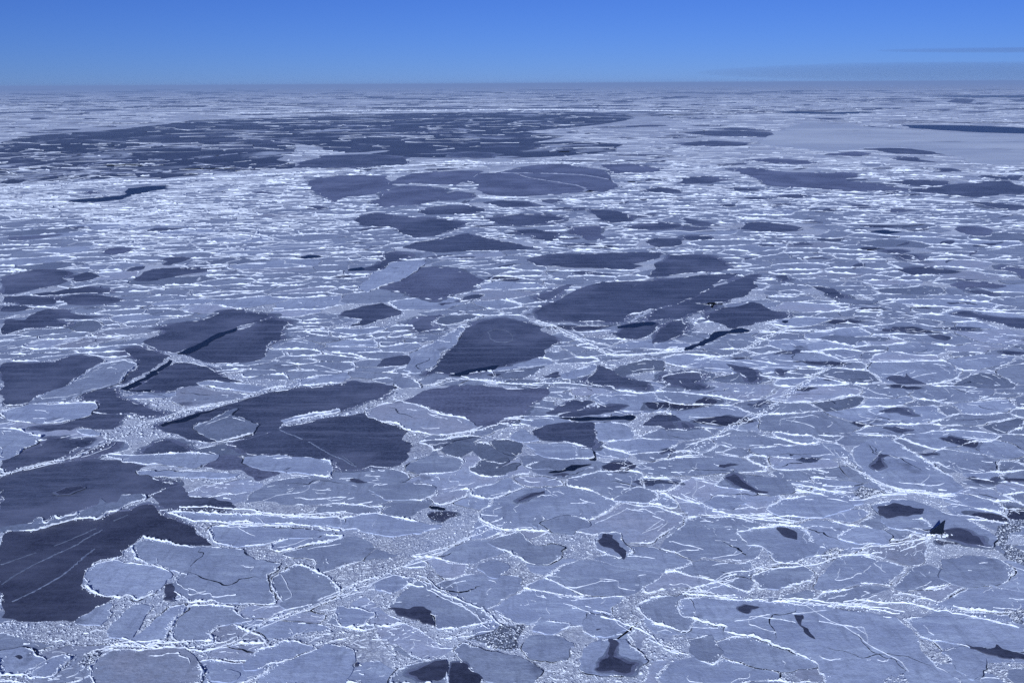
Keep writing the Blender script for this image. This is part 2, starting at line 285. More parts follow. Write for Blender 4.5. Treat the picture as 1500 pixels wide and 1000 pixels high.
# ------------------------------------------------------------------ outlines surveyed from the photograph, as tile + kind + [short name | label]: points
TILE = {'A': (0, 100), 'B': (500, 100), 'C': (1000, 50), 'D': (0, 370), 'E': (500, 370), 'F': (1000, 370), 'G': (0, 670), 'H': (500, 670), 'I': (1000, 670)}
SURVEY = """
D dark the pale-flanked dark sheet | broad flat dark thin-ice sheet flanked by a straight pale floe: 0 485 120 487 230 483 310 455 360 448 430 455 490 478 440 490 400 510 370 545 300 575 230 610 185 635 140 665 60 672 0 675
D dark: 0 125 40 100 90 85 160 75 230 72 290 82 300 95 270 110 290 125 250 145 150 160 60 180 0 185
D dark: 320 125 350 95 400 83 450 95 490 105 430 115 380 125 320 135
D dark: 110 190 250 165 380 150 400 155 490 165 480 178 380 180 250 192 140 195
D dark: 0 195 140 190 240 200 230 225 150 230 60 220 0 220
D dark: 250 205 320 185 420 190 550 210 490 225 380 235 300 230
D dark: 0 235 80 235 140 245 60 258 0 262
D dark: 0 295 100 294 150 270 200 247 320 245 340 275 450 283 350 295 240 290 290 320 250 330 180 330 110 335 60 350 0 358
D dark: 570 120 640 85 720 65 840 68 960 70 900 82 800 100 690 122
D dark: 550 82 580 62 640 58 645 68 600 82
D dark: 690 60 730 22 790 20 830 30 800 42 720 60
D dark the channel-split dark sheet | long ragged dark ice sheet on one side of a diagonal open channel: 625 400 720 365 745 350 710 340 760 315 900 300 990 255 1080 250 1130 270 1200 275 1150 300 1050 325 960 360 860 410 770 440 700 430
D dark the notched dark sheet | smooth dark ice sheet with a ragged notched end beside a diagonal channel: 810 450 900 400 1000 355 1100 320 1200 285 1290 310 1250 340 1250 375 1190 400 1175 460 1100 480 1020 492 940 485 870 470
D dark: 560 425 600 415 680 430 750 460 700 480 640 530 570 560 520 580 520 560 560 535 610 505 600 470 560 440
D dark the triangular dark sheet | triangular dark ice sheet with faint frost, bordered by a narrow black crack: 760 475 830 490 920 510 960 540 1060 570 980 568 870 565 850 580 780 600 700 612 560 605 600 585 690 530
D dark: 345 650 400 615 470 590 520 600 530 640 600 660 650 690 710 718 640 725 560 705 480 705 420 700 440 670 430 650
D dark: 130 770 240 760 330 735 400 705 500 708 560 715 520 745 480 780 400 775 330 765 310 785 200 785
D dark: 0 920 70 880 150 860 190 845 205 810 300 815 400 815 420 820 340 860 290 900 240 920 120 950 0 975
D frosted: 330 880 420 850 500 830 540 840 460 880 400 900 320 910 280 915
G dark the band-edged dark sheet | wide dark ice sheet bounded by a ragged rafted white band: 0 85 150 40 270 25 400 5 430 0 520 15 630 40 590 60 700 100 790 120 730 130 660 170 560 175 500 200 430 205 290 250 200 280 130 300 0 330
G deep the black streaked sheet | very dark ice sheet combed with fine diagonal streaks and a feathered pale edge: 0 340 60 322 160 312 280 287 340 262 440 268 530 238 640 205 680 215 700 250 790 275 850 310 890 350 940 385 870 390 760 380 640 345 560 400 520 440 450 450 380 495 355 530 370 560 400 590 430 605 500 615 510 630 400 670 330 715 220 722 120 718 0 705
G dark: 660 170 720 135 790 120 850 170 930 175 1000 200 1050 225 980 238 880 235 740 225 690 190
D dark: 620 880 690 830 740 825 840 865 780 890 700 890
D frosted the soft L-shaped dark patch | soft-edged L-shaped dark patch set into pale grey ice: 880 940 980 890 1040 890 1080 915 1090 945 1230 960 1190 985 1120 1005 1090 985 1020 960 930 945
D dark the tongue-holding dark sheet | long dark ice sheet holding a pale rounded tongue of ice: 690 770 880 705 1000 672 1100 640 1200 610 1330 592 1500 580 1560 562 1710 577 1755 598 1660 640 1500 690 1420 700 1230 740 1220 780 1100 815 1000 832 900 830 780 800
D dark the crack-crossed dark sheet | large dark ice sheet crossed by one thin straight pale crack: 1000 840 1100 820 1230 775 1400 735 1590 700 1620 720 1700 745 1800 785 1750 820 1790 835 1800 850 1770 880 1780 915 1690 945 1630 930 1600 950 1490 960 1460 920 1400 905 1250 895 1120 885 1050 865
E frosted the scalloped dark sheet | rounded dark ice sheet with a scalloped edge beside a smooth pale floe: 170 160 260 105 330 75 400 65 500 75 560 95 640 120 560 150 600 155 480 190 430 210 310 185 320 178 230 165
E dark: 0 265 60 245 170 218 240 245 285 265 230 285 100 320 40 325 100 295 20 280 0 280
E dark the ring-marked dark sheet | big four-sided dark ice sheet marked with a faint pale ring: 560 330 620 300 700 288 800 305 890 320 870 340 930 365 960 395 890 430 880 460 820 475 700 500 600 525 500 540 420 530 360 540 430 490 490 420 520 370
E dark: 320 325 360 290 430 270 440 285 400 310 400 330 350 350
E mid: 410 310 440 280 540 270 610 285 560 300 480 315
E dark: 150 500 200 460 280 455 310 465 260 500 200 500
E frosted the cloudy dark sheet | cloudy dark ice sheet frosted grey along its straight pale neighbour: 260 650 350 600 480 590 640 590 780 600 920 600 880 640 810 680 800 705 730 720 720 740 640 768 610 770 560 745 480 715 370 690 300 660
E dark the blunt dark patch | blunt dark ice patch wedged between two smooth pale floes: 820 785 900 750 1000 740 1110 745 1120 800 1110 835 1090 860 960 830 880 825 840 805
E dark: 890 550 960 520 960 548
E dark: 1090 560 1130 495 1180 510 1230 545 1280 560 1350 570 1340 600 1230 585 1100 575
E mid: 1200 520 1250 495 1330 470 1420 480 1420 515 1300 530 1230 550
E dark: 1410 545 1500 530 1570 530 1590 545 1560 575 1590 600 1500 590 1430 575
E dark the long smooth dark sheet | longest smooth dark ice sheet, pointed at one end, ruled by a black edge: 845 258 920 225 1010 170 1120 135 1300 125 1500 112 1600 97 1755 92 1650 140 1560 190 1470 225 1400 240 1300 265 1230 280 1220 305 1000 297 870 297
E dark: 1365 110 1390 60 1440 10 1540 15 1640 20 1690 40 1720 65 1640 85 1500 95
E dark: 1340 300 1400 250 1500 215 1600 165 1760 110 1840 95 1800 130 1820 150 1780 180 1640 215 1540 220 1640 235 1590 260 1500 285 1400 300
E dark: 1185 355 1260 310 1385 310 1370 340 1330 375 1230 375
E dark: 1350 405 1400 330 1440 300 1500 290 1510 350 1480 370 1400 400
F dark the dark fin-shaped sheet | dark fin-shaped ice sheet above a curving black lead: 100 290 180 250 310 215 350 230 370 250 450 265 440 285 300 310 190 335 160 310
E dark: 820 40 860 15 960 0 1100 5 1280 0 1400 5 1380 30 1290 50 1330 60 1270 75 1080 70 960 65 860 60
E dark: 850 195 920 170 970 140 1020 145 980 165 900 215
E dark: 500 220 560 185 640 185 600 205
E dark: 880 700 960 670 1010 650 1120 655 1060 685 960 705 910 715
E dark: 960 715 1060 690 1180 675 1280 665 1220 700 1100 720 960 728
E dark the dark bean-shaped patch | dark bean-shaped ice patch with finely torn lower edge: 1320 760 1350 720 1440 710 1490 735 1530 770 1510 785 1430 780 1390 765
E mid: 440 855 520 820 590 835 580 870 520 900 470 880
E mid: 660 830 740 820 800 845 795 880 750 890 700 865
E mid: 580 870 600 835 640 840 660 870 700 870 760 905 690 935 630 920 600 895
E mid: 810 940 850 920 940 910 1020 915 960 955 850 950
H mid: 570 60 620 10 720 0 740 20 680 50 770 25 790 40 720 80 640 90
F dark: 215 490 270 500 320 515 340 555 310 570 260 540
F dark: 395 515 490 515 430 545
F dark: -20 560 0 530 80 525 90 545 60 570 80 600 20 595
F dark: 405 105 440 100 470 115 440 130
F dark: 900 555 960 545 1000 555 1010 530 1020 560 1070 580 960 580
F dark the blurred dark wedge | long dark tapering wedge of thin ice with a blurred upper edge: 1170 265 1230 255 1300 275 1400 285 1510 295 1510 335 1450 330 1380 305 1280 285
F dark: 950 70 1020 62 1120 70 1200 80 1190 95 1120 95 1040 105 960 85
F frosted: 1170 140 1250 125 1340 130 1430 145 1380 155 1300 150 1240 165
F dark: 1250 175 1320 170 1380 180 1340 190
F frosted: 1370 75 1430 62 1510 70 1510 115 1470 110 1420 85
F dark: 955 15 1000 10 1040 25 1070 40 1000 35
F dark: 570 145 620 150 690 165 720 195 700 205 640 185
F mid: 660 210 740 205 870 210 830 225 700 225
F mid: 600 380 650 360 740 370 900 375 910 390 800 395 760 415 700 405
F dark: 1060 360 1130 355 1200 375 1160 388 1100 380
F dark: 885 770 940 760 1030 775 960 790
F dark: 860 700 930 680 970 695 1030 720 950 710
F patch: 820 940 860 925 870 885 910 890 880 910 900 945 860 950
F dark: 1400 435 1500 440 1430 450
F dark: -20 750 0 748 30 770 0 778
H patch the dark boot-shaped hole | dark boot-shaped patch of thin ice with a narrow tail: 1130 370 1160 338 1200 340 1215 380 1260 425 1240 450 1200 410 1150 395
H patch the black spearhead opening | black spearhead-shaped opening trailing a thin crack: 195 670 330 660 390 680 395 720 430 748 340 715 260 695
H patch the seam-ended dark wedge | dark wedge of thin ice ending at an upright white seam: 285 955 380 905 460 885 465 960 440 985 340 975
H patch: 480 905 530 905 570 940 620 975 600 1000 480 1000
H patch the dark inkblot stain | dark ink-blot stain with a smoky pale neck on a grey floe: 1190 870 1230 895 1310 910 1250 945 1200 930 1120 940 1130 900 1170 880 1180 800 1220 810 1200 850
H patch: 755 190 830 165 910 148 890 165 800 185
I patch the wide black pool | wide black-blue pool of thin ice with a ragged rim near an upended slab: 855 215 940 195 1070 235 1050 255 960 260 900 275 860 250
I patch the dark leaf-shaped pool | dark leaf-shaped pool tapering away from the upended slab: 1130 322 1200 310 1250 325 1320 375 1330 392 1270 385 1190 365 1120 345
I mid: 890 285 960 265 1050 265 1100 315 1060 322 980 300
I patch the black witch-hat opening | black peaked opening like a witch hat, drawn out to one side: 190 95 235 72 280 110 320 145 380 155 320 158 270 135 220 110
I patch: 245 660 270 648 345 655 290 668 300 690 255 685
I patch: 490 700 550 695 520 740 550 770 570 800 540 790 510 750
I patch the slanting dark streak | slanting dark streak of thin ice with barbed strokes: 1230 820 1330 850 1380 825 1410 845 1510 870 1510 885 1400 885 1310 860
I patch: 1400 95 1510 93 1510 105 1440 112
I patch: 395 310 430 305 480 325 500 365 460 350 420 335
G patch: 240 155 290 135 350 125 375 132 310 160 260 168
G patch: 735 560 760 555 775 600 750 640 725 625
G patch: 70 880 95 875 105 885 80 895
H patch: 425 605 433 605 433 612 425 612
H patch: 1120 755 1140 752 1138 762 1122 762
H patch: 60 910 75 905 78 918 65 922
B dark: -170 410 -60 385 100 378 300 395 290 425 150 437 -200 440
B frosted: -170 500 -60 478 100 470 200 475 215 510 160 550 60 565 0 570 -60 590 -80 560
B frosted: 145 590 200 545 280 515 400 520 470 545 430 580 300 605 160 612
B frosted: 230 480 330 460 500 450 610 450 560 480 500 515 430 510 330 505 260 510
B frosted the pale-banded far sheet | wide far dark ice sheet crossed by curved pale bands: 560 500 600 465 700 455 850 425 1000 420 1080 440 1180 460 1200 490 1230 520 1150 545 1080 530 1050 545 900 555 760 565 640 550
B frosted: 1130 425 1250 420 1400 440 1370 455 1200 465
B frosted: 410 580 500 540 560 550 600 570 500 580
B dark: 620 590 700 583 820 585 840 605 700 610
B dark: 300 635 400 605 560 600 640 625 500 640 370 645
B dark: 640 665 760 640 860 640 970 660 900 680 800 690 700 685
B dark: 60 660 150 635 250 650 400 660 480 670 560 680 500 710 400 740 300 745 230 700 60 690
B dark the tent-shaped dark sheet | long dark ice sheet rising to one low tent-like point: 245 785 350 765 470 745 540 722 620 740 760 765 870 790 760 800 600 800 430 812 320 800
B dark: 180 820 230 805 310 825 260 840 150 890 60 890 140 870 200 840
B dark: 770 715 850 705 970 730 940 760 860 750
B dark: 1080 620 1200 625 1260 640 1280 670 1180 680 1120 655
B dark: 1220 700 1300 690 1400 680 1500 695 1400 712 1280 712
B dark: 1330 765 1400 745 1500 750 1500 785 1400 788
B dark: 870 580 930 573 970 580 900 595
B dark: 1290 575 1360 570 1340 585
B dark: 1340 535 1400 522 1500 535 1480 548 1380 548
B frosted: 1000 700 1130 690 1120 720 1170 750 1100 760 1020 730
B dark: 470 375 600 370 680 380 640 395 520 392
A streak the line-ruled far field | vast far dark ice field ruled with long pale refrozen lines: -20 400 120 385 300 365 500 355 700 340 900 325 1100 310 1300 320 1300 370 1200 400 1280 420 1300 440 1100 450 900 470 680 490 420 490 200 500 -20 520
A streak the far snow-streaked dark belt | far belt of dark ice streaked with snow below a bright white line: 300 285 520 270 700 250 830 230 1000 225 1200 218 1500 205 1900 197 2400 197 2600 205 2650 225 2500 260 2300 280 2500 300 2350 330 2100 345 1950 370 1700 360 1500 375 1320 330 1100 312 900 326 700 330 400 320
A streak the far sliver belt | far patchy belt of dark slivers and pale snow: -20 330 100 300 300 285 400 318 700 330 500 355 300 365 120 385 -20 395
B streak: 100 378 300 350 500 340 800 330 1100 320 1250 335 1200 365 1000 385 800 395 640 398 500 395 300 393
B streak: 900 190 1200 196 1300 215 1200 240 1000 265 900 250
C frosted the stepped far sheet | far long dark ice sheet with stepped ragged end: 210 590 300 590 430 605 600 610 700 605 780 625 720 640 800 655 900 670 1000 685 900 695 750 690 600 680 480 675 400 670 350 640 280 620
C dark the far winding dark strip | far winding strip of dark ice with tapering ends: 1000 690 1100 675 1200 660 1330 650 1420 645 1510 680 1510 705 1420 705 1300 715 1200 715 1130 705
C dark: 1310 620 1400 628 1510 620 1510 640 1400 640
C dark: 900 650 1000 640 1150 645 1200 650 1100 670 1000 665
C dark: 820 505 920 502 1060 508 1190 520 1150 530 1000 528 880 520
C frosted: 640 530 750 515 840 525 760 540
C dark: 910 550 980 538 1050 550 1130 565 1000 560
C water the straight black far lead | straight black lead of open water with a white lit edge: 940 400 1100 400 1300 403 1510 412 1510 438 1300 432 1120 422 1020 415
C dark: 0 435 90 425 200 425 330 430 400 432 365 452 200 450 80 445
C dark: 110 415 250 412 390 425 200 420
C dark: 0 480 120 470 250 475 300 478 260 492 100 493 0 490
C water: 390 342 500 340 650 345 800 340 850 345 700 352 500 350
C frosted: 270 555 400 545 520 555 610 572 450 570
C dark: 0 635 100 625 190 640 150 658 0 660
C dark the far dark lozenge | solitary dark lozenge of thin ice among small bright floes: 245 840 280 825 400 828 500 845 530 855 430 872 340 868 260 858
C dark: 0 805 60 820 140 840 60 842 0 830
C dark: 0 845 120 852 110 865 0 860
C dark: 0 890 80 885 150 905 0 905
C dark: 400 715 470 705 540 712 480 722
C frosted: 1180 860 1240 842 1330 850 1390 870 1350 892 1260 888
C dark: 1240 735 1350 740 1510 758 1510 775 1380 765
C dark: 890 950 940 945 1010 960 920 962
C dark: 940 970 1010 970 1030 985 960 985
C water: 820 868 880 860 980 872 900 880
C dark: 760 755 800 750 840 762 790 768
C dark: 900 775 950 765 1000 775 950 785
C dark: 170 750 220 748 250 758 190 762
C dark: 270 715 330 718 370 725 300 728
C dark: 220 680 290 678 330 687 260 690
C dark: 1150 300 1200 285 1290 288 1260 305
C water: 1000 273 1200 270 1510 270 1510 279 1200 277
C dark: 570 370 640 368 720 373 640 377
C dark: 760 408 830 405 910 415 830 418
C dark: 1120 592 1180 590 1230 600 1160 604
C dark: 520 825 570 820 610 827 550 832
C dark: 580 900 660 902 740 898 720 910 620 910
C dark: 460 918 520 915 570 925 510 928
C dark: 330 925 370 922 410 930 360 936
A water the far open-water bite | stepped bite of deep blue open water in bright rubble: 270 590 330 575 440 570 540 555 570 530 640 518 740 515 720 530 640 545 580 555 530 578 400 590
A dark: 640 715 700 705 860 705 760 715 660 722
A frosted: 30 745 150 738 260 730 150 748 60 755
A frosted: 440 815 490 790 550 790 580 800 520 818
A dark: 1335 610 1400 605 1450 618 1380 622
A dark: 280 702 330 697 400 702 340 708
A frosted: 370 548 410 540 440 548 400 553
A frosted: 1090 545 1150 540 1190 547 1140 553
A dark: 0 192 200 190 420 182 520 178 520 186 300 190 100 197 0 198
A dark: 920 180 1000 176 1050 180 980 184
A water: 1300 832 1370 820 1420 830 1340 838
F water the curving black lead | curving black lead of open water along a smooth pale floe: 0 420 60 400 110 380 150 350 240 335 290 345 200 360 110 395 40 425 -15 435
F water: 430 300 455 298 455 312 440 312
D water the diagonal black channel | narrow diagonal black channel between two dark sheets: 780 440 830 415 900 385 980 345 1050 325 1000 355 900 402 820 448
D water: 525 600 600 570 690 515 760 470 770 478 690 535 610 585 560 605 690 605 690 613 560 608
D water: 690 765 790 735 880 700 960 680 880 715 800 745 700 772
E water: 470 545 560 525 620 505 700 495 680 510 610 525 520 545
E water: 950 730 1060 725 1180 722 1310 715 1290 740 1180 738 1050 738
E water: 1215 325 1290 312 1380 308 1370 322 1290 330 1220 335
E water: 1095 890 1130 870 1145 895 1130 915 1100 912
E water: 500 835 530 820 555 835 530 860 505 865
H water: 900 60 1010 33 1110 33 1040 50 950 66
H water: 380 213 465 220 460 230 395 226
B water: 40 885 90 875 130 885 100 893 60 893
H slush the grainy slush triangle | dark grainy triangle of broken slush pinched between floes: 540 805 680 760 678 728 730 740 805 733 780 800 760 850 690 850 620 820
I slush | dark coarse slush band beside the leaf-shaped pool: 1380 330 1430 270 1510 270 1490 330 1440 350 1390 395 1380 360
I slush | dark grainy slush below the coarse band of slush: 1390 400 1450 390 1510 420 1510 480 1430 450
I slush | black netted slush corner with torn dark strands: 1420 680 1510 660 1510 740 1440 715
I slush | dark netted slush crescent at the foot of the broad floe: 880 975 950 950 990 985 980 1010 880 1010
G slush | small dark combed slush pocket at the meeting of white ridges: 330 910 370 860 440 840 420 880 340 925
I slush | grey brownish slush wedge above the wide black pool: 770 150 800 130 860 140 910 160 850 185 790 190
I slush | grey slush triangle beside a curved pale floe: 600 440 640 400 720 400 690 430 620 460
E floe the smooth pale tongue-shaped floe | smooth pale grey tongue-shaped floe beside the scalloped dark sheet: 75 160 130 100 230 40 380 30 350 70 240 130 170 155 100 180
E pale the straight-sided pale floe | pale grey parallelogram floe with straight sides under the cloudy dark sheet: 105 700 130 680 250 650 300 665 400 700 500 730 620 775 540 800 460 810 330 790 200 745 110 725
E floe: 270 510 330 430 520 330 545 330 500 400 430 480 330 530
E floe: 220 545 260 525 350 575 370 590 270 600
E floe the smooth rounded floe | smooth rounded pale floe lying under the blunt dark patch: 800 840 960 835 1090 870 1095 895 960 905 870 895
E floe: 1110 750 1240 750 1290 795 1270 815 1120 835
E floe: 300 930 400 890 540 905 520 950 440 970 290 970
E floe: 970 540 1100 490 1130 495 1095 550 1000 565
E floe: 735 815 800 775 880 820 800 835
D mid the white-outlined grey tongue | dull grey rounded tongue of ice outlined in white inside dark ice: 860 768 960 722 1040 682 1058 688 1010 720 1090 735 1150 755 1100 800 980 832 930 825 870 795
D floe the straight pale bar | long straight pale bar of ice between two dark sheets: 125 665 240 610 300 575 400 510 450 490 560 470 605 490 530 545 500 580 420 600 340 650 220 660
D floe: 10 700 130 665 430 655 430 680 380 720 220 755 80 735 20 725
D pale: 740 650 830 590 1100 630 1090 640 950 665 800 680
D floe the narrow blade-shaped floe | narrow blade-shaped pale floe with a dark outlined tip: 850 575 900 565 980 570 1180 590 1190 605 1110 620 960 600
D floe: -15 770 100 780 190 810 180 840 100 870 30 910 -15 910
D floe: 1080 895 1250 895 1430 915 1470 950 1440 990 1250 970 1100 945
D floe: 600 965 700 960 1000 965 1040 975 1000 990 700 985
D floe: 450 890 650 885 880 875 980 890 870 945 700 930 560 920
D floe: 330 775 400 778 440 800 380 808 340 790
D floe: 1220 740 1290 728 1400 708 1500 690 1500 700 1380 725 1240 748
G mid the ragged rafted white band | ragged band of rafted pale blocks lying between two dark sheets: -15 315 120 290 140 265 170 265 190 290 230 255 260 265 330 240 430 200 440 180 470 200 520 195 530 165 640 155 660 180 560 215 470 245 430 270 370 260 250 290 150 315 60 322 -15 335
G floe the peak-cornered floe | broad smooth grey floe with a peaked corner beside black streaked ice: 560 400 625 350 660 360 760 385 880 395 1060 410 1090 440 1220 465 1240 470 1170 530 1200 600 1210 650 1040 640 990 640 920 625 830 635 790 590 760 555 790 510 720 485 590 440
G floe the feather-edged floe | grey floe whose feathered edge reaches into black streaked ice: 360 525 390 490 450 455 520 450 600 470 720 495 770 510 720 560 690 605 600 620 560 600 500 610 430 600 395 580
G floe: 340 715 400 680 500 640 500 680 450 740 330 740
G floe: 480 790 470 770 560 665 620 640 690 650 620 740 570 795
G floe: 590 800 640 745 700 690 800 640 820 660 740 740 720 810 640 830
G floe: 760 770 750 740 830 650 1020 650 1050 700 1130 715 980 740 920 775 960 800 850 815 770 800
G floe: -15 850 100 840 200 890 120 950 -15 960
G floe: 130 940 200 890 290 865 330 880 260 950 150 970
G pale the frosted lipped floe | pale frosted floe behind a thick white rubble lip: 410 940 430 890 500 840 640 845 800 825 850 880 880 940 870 1010 420 1010
G floe: 1050 930 1120 860 1240 795 1330 825 1400 830 1300 880 1120 940
G floe: 920 950 1000 925 1050 960 1010 990 920 985
G floe: 1120 985 1250 900 1420 830 1500 825 1560 850 1540 960 1500 1010 1150 1010
G floe: 1200 545 1300 470 1380 500 1480 570 1500 600 1380 680 1290 690 1220 620
G floe the long thin strip floe | long thin grey strip of ice edged on both sides by white ridges: 740 240 900 240 1070 255 1300 270 1500 265 1500 320 1300 295 1120 295 960 280 860 275
G floe: 960 380 900 310 1100 300 1250 310 1500 335 1400 350 1260 355 1160 385 1050 395
H floe the hump-backed floe | hump-backed grey floe cut by a straight white seam: 640 375 720 345 790 330 840 390 920 385 980 400 960 440 900 480 840 475 760 440
H floe: 130 550 190 505 330 525 280 570 200 590 150 580
H floe the kite-shaped floe | kite-shaped grey floe pierced by a black spearhead opening: 200 655 360 535 440 580 590 655 660 715 560 750 470 750 430 755 390 690 320 700
H floe: 1045 750 1070 690 1150 690 1260 735 1260 765 1130 795 1060 780
H floe: 785 850 830 785 950 790 1030 820 1020 870 930 905 830 880
H floe: 500 860 540 825 640 850 780 870 890 930 840 1000 650 1000 570 930
H floe the ink-stained floe | grey floe stained with a dark ink-blot and a smoky neck: 1040 940 1050 850 1110 810 1250 795 1310 850 1330 900 1250 950 1130 960
H floe: 1310 650 1370 610 1500 600 1560 680 1520 770 1400 740 1330 690
H floe the white-ringed oval floe | long oval grey floe fully ringed by a white ridge: 105 150 150 125 300 115 410 130 420 165 350 190 200 195
H floe: -15 650 100 665 165 690 90 750 -15 745
H floe: 610 480 640 460 730 475 720 510 680 535 620 510
H floe: 260 475 310 450 370 470 360 488 270 487
H floe: 880 290 960 255 1060 265 1090 290 1000 335 930 330
H floe: 845 290 870 260 900 258 890 290 860 312
H floe: 1190 185 1300 130 1380 155 1400 190 1330 205 1210 195
H floe: -15 270 120 240 300 280 450 300 350 330 200 345 50 320 -15 330
H floe: 860 725 960 720 1010 735 930 775 830 765
H floe: 215 1000 240 930 460 880 470 1000
H floe: 1130 335 1200 325 1270 380 1290 420 1240 440 1150 410 1110 380
I floe: 250 335 330 310 420 295 520 310 560 360 600 400 590 435 540 460 430 470 370 410 290 385
I floe: 670 350 720 310 860 315 930 360 900 390 760 380
I floe: 560 165 590 145 720 160 800 195 700 240 600 270 440 265 380 230 430 190
I floe: 90 190 130 165 220 165 270 205 200 235 130 225
I floe the shield-shaped floe | large shield-shaped grey floe with torn dark marks across it: 730 0 770 -50 900 -90 1050 0 1180 90 1220 130 1170 160 1000 150 860 110 790 60
I floe the broadest flat floe | broadest flat grey floe edged by a long white ridge: -10 620 440 635 700 665 950 695 1050 810 1060 850 1110 910 1230 985 1230 1010 640 1010 600 930 560 890 330 800 250 780 180 770 190 740 -10 700
I floe: 30 800 150 780 190 850 130 920 50 880
I floe: 1130 470 1250 430 1400 450 1450 510 1450 560 1250 570 1130 530
I floe: 300 520 430 480 530 475 590 515 560 545 420 565 330 570
I floe the pool-holding floe | long grey floe holding black pools beside an upended slab: 830 210 950 185 1100 215 1200 255 1330 310 1385 370 1370 400 1190 372 1080 335 900 310
I floe: 960 700 1300 710 1510 760 1510 860 1330 840 1200 815 1080 800
I floe: 1130 850 1230 830 1330 865 1340 930 1260 985 1180 930
I floe: 190 95 235 72 300 80 420 95 500 130 480 165 400 180 330 160 260 145 140 120
C plain the far smooth pale plain | far smooth pale plain of ice without ridges: 430 420 560 380 750 400 950 420 1150 432 1510 445 1510 580 1300 570 1200 540 1000 500 800 500 650 520 480 500 330 480
"""
LINES = """
ridge | long diagonal shear ridge of white rubble beside the kite-shaped floe; G: 480 815 600 830 760 815 900 825 1040 800 1140 740 1280 690 1400 640 1500 600 1620 540 1760 480 1930 420 2040 360 2140 315 2220 280
ridge | straight white ridge bordering the broadest flat floe; I: 0 605 150 610 300 625 480 635 650 655 800 668 950 690
ridge | white ridge slanting off past the stepped end of the broad floe; I: 700 655 800 630 960 620 1060 640 1200 680 1350 710 1510 745
ridge | long sinuous ridge running to the foot of the upended slab; I: 20 600 160 545 280 500 390 480 530 470 570 455 680 440 870 410 980 395 1080 360
ridge | straight white ridge down one side of the kite-shaped floe; H: 330 520 430 575 540 630 640 690 680 725
ridge | short thick white ridge beside the grainy slush triangle; H: 470 790 560 770 670 745
ridge | descending white ridge beside the floe stained with an ink-blot; H: 1070 685 1160 690 1260 730 1330 770 1420 830 1500 855
ridge | wavy white ridge near the black peaked opening; I: 0 170 80 200 150 240 280 265 430 275 500 285
ridge | white ridge running along the edge of the cloudy dark sheet; E: 380 590 480 555 640 560 800 580 1000 560 1150 590
ridge | white rubble ridge sweeping round the ringed dark sheet; E: 860 300 960 340 1050 390 1150 440 1200 460 1400 440 1500 425
ridge | white ridge under the pale parallelogram floe; E: 460 810 560 790 640 770 750 740 850 735
ridge | long low ridge following the dark sheet with the pale tongue; D: 0 985 120 945 260 915 400 880 560 790 720 730 880 680 1000 660 1130 620 1250 590 1500 578
ridge | broad bright rubble ridge climbing past many small floes; F: 0 890 120 820 220 760 360 700 430 650 520 590 640 500
ridge | white ridge along the thick lip of the frosted slab; G: 430 850 500 825 600 832 700 838 800 818
ridge | white ridge along one side of the thin strip floe; G: 740 230 900 232 1070 248 1300 262 1500 255
ridge | white ridge along the other side of the thin strip floe; G: 860 285 960 292 1120 300 1300 300 1500 325
ridge | bright broken ridge beside the curving black lead; F: 60 470 150 460 260 440 400 350 520 345 640 340
ridge | bright ridge under the grey slush wedge; I: 500 130 620 150 760 190 900 150 1050 150 1180 170
ridge | far bright ridge belt below the dark field of pale lines; A: 0 530 200 515 400 500 700 495 1000 478 1300 462 1500 452 1800 425 2100 420 2500 415
ridge | far bright white line of rubble above the snow-streaked belt; B: -500 200 -200 195 0 188 300 187 700 184 1000 183 1300 188 1500 190
ridge | crumpled white ridge around the shield-shaped floe; I: 700 -20 740 30 800 80 900 130 1000 155 1180 165
frost; D: 1220 780 1320 820 1420 865 1500 900 1570 940
frost; E: 640 350 670 335 730 340 770 365 740 392 690 395 660 380 640 350
frost; B: 760 460 830 485 950 500 1060 520 1080 540 1000 555
frost; B: 700 460 880 462 1080 470 1180 490
frost; G: 0 560 150 470 330 390 480 290
frost; G: 0 470 200 400 420 310 560 250
frost; G: 60 640 200 560 330 480 420 400
frost; A: 170 400 400 375 560 350 700 342
frost; A: 200 465 460 455 520 440 780 415
frost; A: 340 430 560 400 800 405 960 385 1080 370
frost; A: 850 415 960 430 1140 447
frost; A: 60 490 300 465 500 460 800 458 1000 455
frost; E: 1280 150 1310 125
frost; E: 0 890 40 915 75 940
frost; H: 470 885 465 940 475 1000
"""
def parse_survey():
    out = []
    for ln in SURVEY.strip().splitlines():
        headr, pts = ln.rsplit(':', 1)
        tile, rest = headr.split(' ', 1)
        nm, lab = (rest.split('|')+[''])[:2] if '|' in rest else (rest, '')
        nm = nm.strip(); kind, _, short = nm.partition(' ')
        a = np.array([float(v) for v in pts.split()]).reshape(-1, 2)/3.0+np.array(TILE[tile])
        out.append(dict(kind=kind, short=short.strip(), label=lab.strip(), px=a))
    return out
S = parse_survey()
LAYER = {'streak': .03, 'dark': .05, 'deep': .05, 'frosted': .05, 'water': .13, 'slush': .15, 'mid': .17, 'floe': .17, 'pale': .17, 'plain': .17, 'patch': .25}
SMAT = {'streak': M_STREAK, 'dark': M_DARK, 'deep': M_DEEP, 'frosted': M_DARK2, 'water': M_WATER, 'slush': M_SLUSH, 'mid': M_MID, 'floe': M_FLOE, 'pale': M_PALE, 'plain': M_PLAIN, 'patch': M_DEEP}
count = {}
